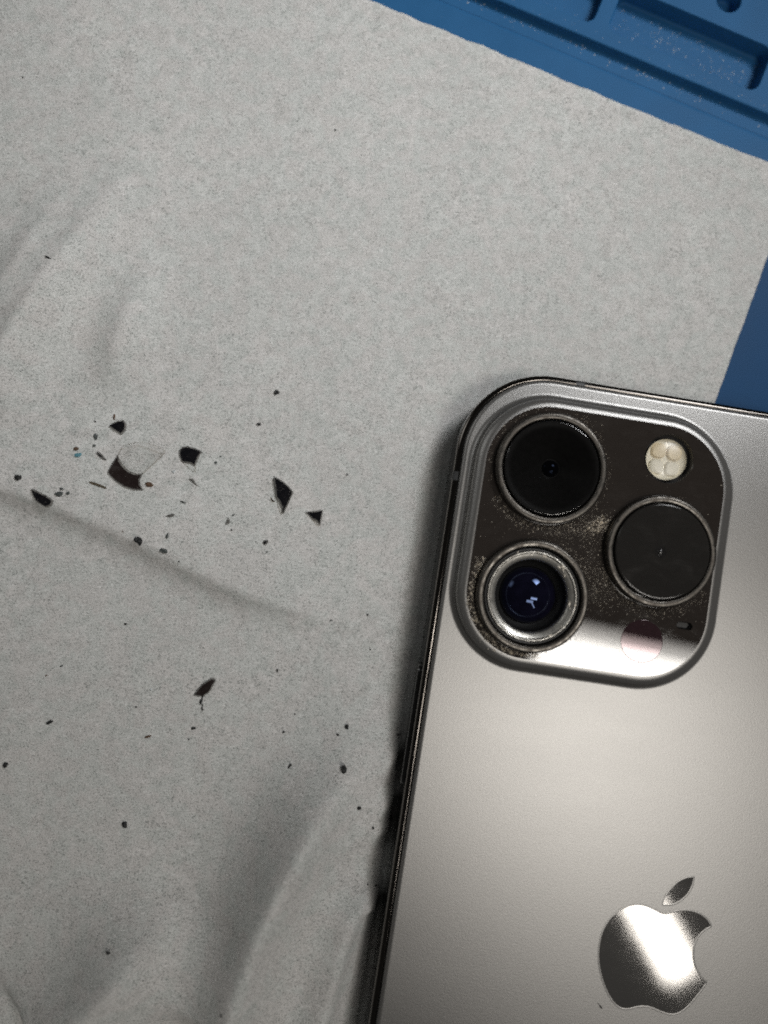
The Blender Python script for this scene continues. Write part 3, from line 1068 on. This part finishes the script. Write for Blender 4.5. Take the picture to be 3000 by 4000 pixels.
CRUMBS = [
    # pixel, half lengths in pixels, turn, material, label
    (1081, 1533, 11, 8, .5, 'rubber', 'black three-lobed crumb standing apart above the tall blade shard'),
    (1012, 1657, 8, 6, .2, 'rubber', 'small black crumb up and left of the tall blade shard'),
    (1356, 1854, 5, 4, .7, 'rubber', 'tiny black speck right of the tall blade shard, near the phone'),
    (861, 1783, 5, 4, .1, 'grey', 'tiny grey speck above the small glass triangle'),
    (1044, 2156, 4, 3, .1, 'grey', 'tiny grey grain below the squarish black chip'),
    (904, 2070, 4, 4, .1, 'rubber', 'round black speck below the small dark triangular chip'),
    (911, 2012, 9, 3, .5, 'grey', 'thin curled grey flake above the small dark triangular chip'),
    (544, 2113, 16, 14, -.6, 'rubber', 'biggest round black crumb on the crease edge'),
    (640, 2152, 14, 9, -.4, 'grey', 'oval dark grey crumb on the crease, right of the biggest round one'),
    (653, 2093, 10, 5, 1.3, 'grey', 'thin upright grey crumb above the oval crumb on the crease'),
    (478, 2076, 3, 3, 0, 'brown', 'tiny brown speck above the biggest round crumb'),
    (699, 2193, 4, 3, .2, 'rubber', 'small black speck on the crease, right of the oval crumb'),
    (371, 1647, 4, 4, .2, 'rubber', 'tiny black speck left of the blue-black wedge'),
    (374, 1705, 8, 11, .2, 'grey', 'dark green-grey crumb under the speck beside the blue-black wedge'),
    (368, 1741, 6, 6, .6, 'grey', 'small grey crumb directly above the slim purple chip'),
    (446, 1630, 5, 12, .1, 'brown', 'brown upright fleck touching the top of the blue-black wedge'),
    (296, 1753, 10, 7, .2, 'brown', 'brown crumb above the blue fleck'),
    (305, 1778, 15, 7, .05, 'teal', 'pale blue fleck on the cloth, the only blue crumb'),
    (582, 1893, 16, 9, -.1, 'brown', 'reddish brown crumb at the lower right of the largest shard'),
    (71, 1866, 12, 10, .4, 'rubber', 'dark crumb above the leftmost shard'),
    (231, 1930, 15, 9, .2, 'grey', 'dark grey crumb right of the leftmost shard'),
    (240, 1910, 7, 6, .2, 'grey', 'small grey crumb just above the dark grey one beside the leftmost shard'),
    (265, 1927, 8, 6, .2, 'grey', 'pale grey crumb at the right end of the trio beside the leftmost shard'),
    (188, 1006, 14, 4, -.5, 'rubber', 'thin black sliver alone on the upper folds'),
    (1310, 506, 5, 4, .3, 'grey', 'faint grey speck alone in the upper middle of the cloth'),
    (88, 301, 5, 3, -.8, 'rubber', 'tiny black speck alone near the upper left corner'),
    (490, 2438, 6, 5, .1, 'rubber', 'round black speck below the crease, left part of the cloth'),
    (193, 2822, 13, 6, .4, 'rubber', 'flat dark crumb left of the rough trailing shard'),
    (239, 2602, 7, 3, .4, 'grey', 'thin faint grey sliver above the flat dark crumb'),
    (179, 2639, 4, 3, .4, 'brown', 'tiny brown speck above the flat dark crumb'),
    (531, 2762, 5, 3, .2, 'rubber', 'tiny black dash between the flat crumb and the trailing shard'),
    (577, 2878, 13, 4, .3, 'brown', 'thin brown husk below the tiny black dash'),
    (755, 2845, 10, 5, .1, 'rubber', 'small black bar just below the thread of glue'),
    (738, 2888, 4, 4, .1, 'rubber', 'black dot below the small black bar'),
    (22, 2987, 10, 9, .8, 'rubber', 'black cross-shaped crumb at the left edge of the picture'),
    (488, 3222, 9, 14, .3, 'rubber', 'upright black crumb in the middle of the lower left cloth'),
    (423, 3723, 10, 6, -.5, 'rubber', 'black crumb on the bottom left folds'),
    (864, 3970, 4, 4, .2, 'rubber', 'black dot at the bottom edge between two folds'),
    (558, 3832, 3, 3, .2, 'rubber', 'faint tiny dot right of the crumb on the bottom left folds'),
    (1083, 2619, 4, 8, .1, 'rubber', 'small black tick mark shaped crumb level with the side button'),
    (1151, 2790, 3, 3, .1, 'rubber', 'tiny dot up and right of a single black nub'),
    (1107, 2859, 6, 5, -.4, 'rubber', 'single black nub left of the pair of crumbs near the phone'),
    (1319, 2871, 7, 4, -.5, 'rubber', 'smaller of the two crumbs left of the side button'),
    (1355, 2839, 8, 10, .3, 'rubber', 'larger of the two crumbs left of the side button'),
    (1132, 2992, 11, 4, .9, 'rubber', 'thin bent black sliver left of the ragged crumb'),
    (1344, 3006, 10, 16, .1, 'rubber', 'ragged black crumb by the start of the long fold'),
    (1402, 3156, 9, 6, -.4, 'rubber', 'dark crumb below the side button on the lit cloth'),
    (1458, 3235, 4, 5, .1, 'rubber', 'tiny dot at the tip of the shadow beside the phone'),
    (1527, 3193, 6, 12, .1, 'rubber', 'left one of two black crumbs in the shadow against the phone'),
    (1548, 3194, 6, 12, -.1, 'rubber', 'right one of two black crumbs in the shadow against the phone'),
    (1554, 2869, 5, 4, .1, 'rubber', 'small speck in the shadow beside the side button'),
    (1436, 2401, 5, 5, .1, 'rubber', 'black dot left of the phone above its side button'),
    (1294, 2424, 7, 3, .05, 'grey', 'thin grey dash at the far end of the crease'),
    (1446, 2537, 3, 5, .4, 'rubber', 'small curled black hair tip left of the side button'),
    (1437, 3456, 4, 4, .4, 'rubber', 'left of two faint dots in the dark hollow beside the phone'),
    (1469, 3458, 4, 4, .1, 'rubber', 'right of two faint dots in the dark hollow beside the phone'),
]
for k, (px, py, hx_, hy_, rot, mt, label) in enumerate(CRUMBS):
    rg = random.Random(100 + k)
    g = ground(px, py, .1)
    p = at(px, py, g + .1)
    bm = bmesh.new()
    bmesh.ops.create_icosphere(bm, subdivisions=2 if hx_ > 7 else 1, radius=1.0)
    mm = 1 / 26.6
    hz = max(.05, min(hx_, hy_) * mm * .75)
    for v_ in bm.verts:
        c = v_.co.copy()
        f = 1 + .55 * noise.noise(c * 1.3 + Vector((k * 3.1, 0, 0))) + .3 * noise.noise(c * 3.1 + Vector((0, k * 1.7, 0)))
        v_.co = Vector((c.x * hx_ * mm * f, c.y * hy_ * mm * f, (c.z * f * .9 + .75) * hz)) * S
    o = link_mesh('crumb', bm, M[mt])
    o.location = (p.x * S, p.y * S, (g + .005) * S)
    o.rotation_euler = (0, 0, rot)
    tag(o, label, 'crumb', 'crumbs scattered on the cloth')

# bright grains of clear glass
for k, (px, py, r, label) in enumerate((
        (588, 2693, 5, 'bright white glass grain up and left of the trailing shard'),
        (678, 1843, 8, 'bright glass sliver under the glossy rounded shard'),
        (691, 1986, 3, 'sparkling glass grain above the seed-shaped chip'),
        (365, 1794, 4, 'glinting glass grain between the blue fleck and the slim purple chip'))):
    g = ground(px, py, .1)
    p = at(px, py, g + .1)
    bm = bmesh.new()
    grain(bm, 0, 0, 0, r / 26.6, random.Random(k), .8, 1.4)
    o = link_mesh('glass_grain', bm, M['lint'])
    o.location = (p.x * S, p.y * S, (g + .02) * S)
    tag(o, label, 'glass grain', 'clear glass grains on the cloth')

# a short dark fibre on the phone's back beside the emblem
bm = bmesh.new()
rows_ = []
p0 = at(2347, 3932, ZG + .05)
for (x, y), r in zip([(2336, 3918), (2340, 3924), (2345, 3930), (2349, 3937), (2350, 3941)], (.02, .05, .08, .10, .05)):
    p = at(x, y, ZG + .05) - p0
    rows_.append([bm.verts.new(((p.x + r * math.cos(q * 1.0472)) * S, (p.y + .4 * r * math.cos(q * 1.0472)) * S, (.08 + .8 * r * math.sin(q * 1.0472)) * S)) for q in range(6)])
for p, q in zip(rows_, rows_[1:]):
    skin(bm, p, q)
bm.faces.new(rows_[0]); bm.faces.new(rows_[-1])
o = link_mesh('fibre', bm, M['rubber'])
o.location = (p0.x * S, p0.y * S, (ZG + .01) * S)
tag(o, 'short black fibre on the phone back, lower left of the fruit emblem', 'fibre')
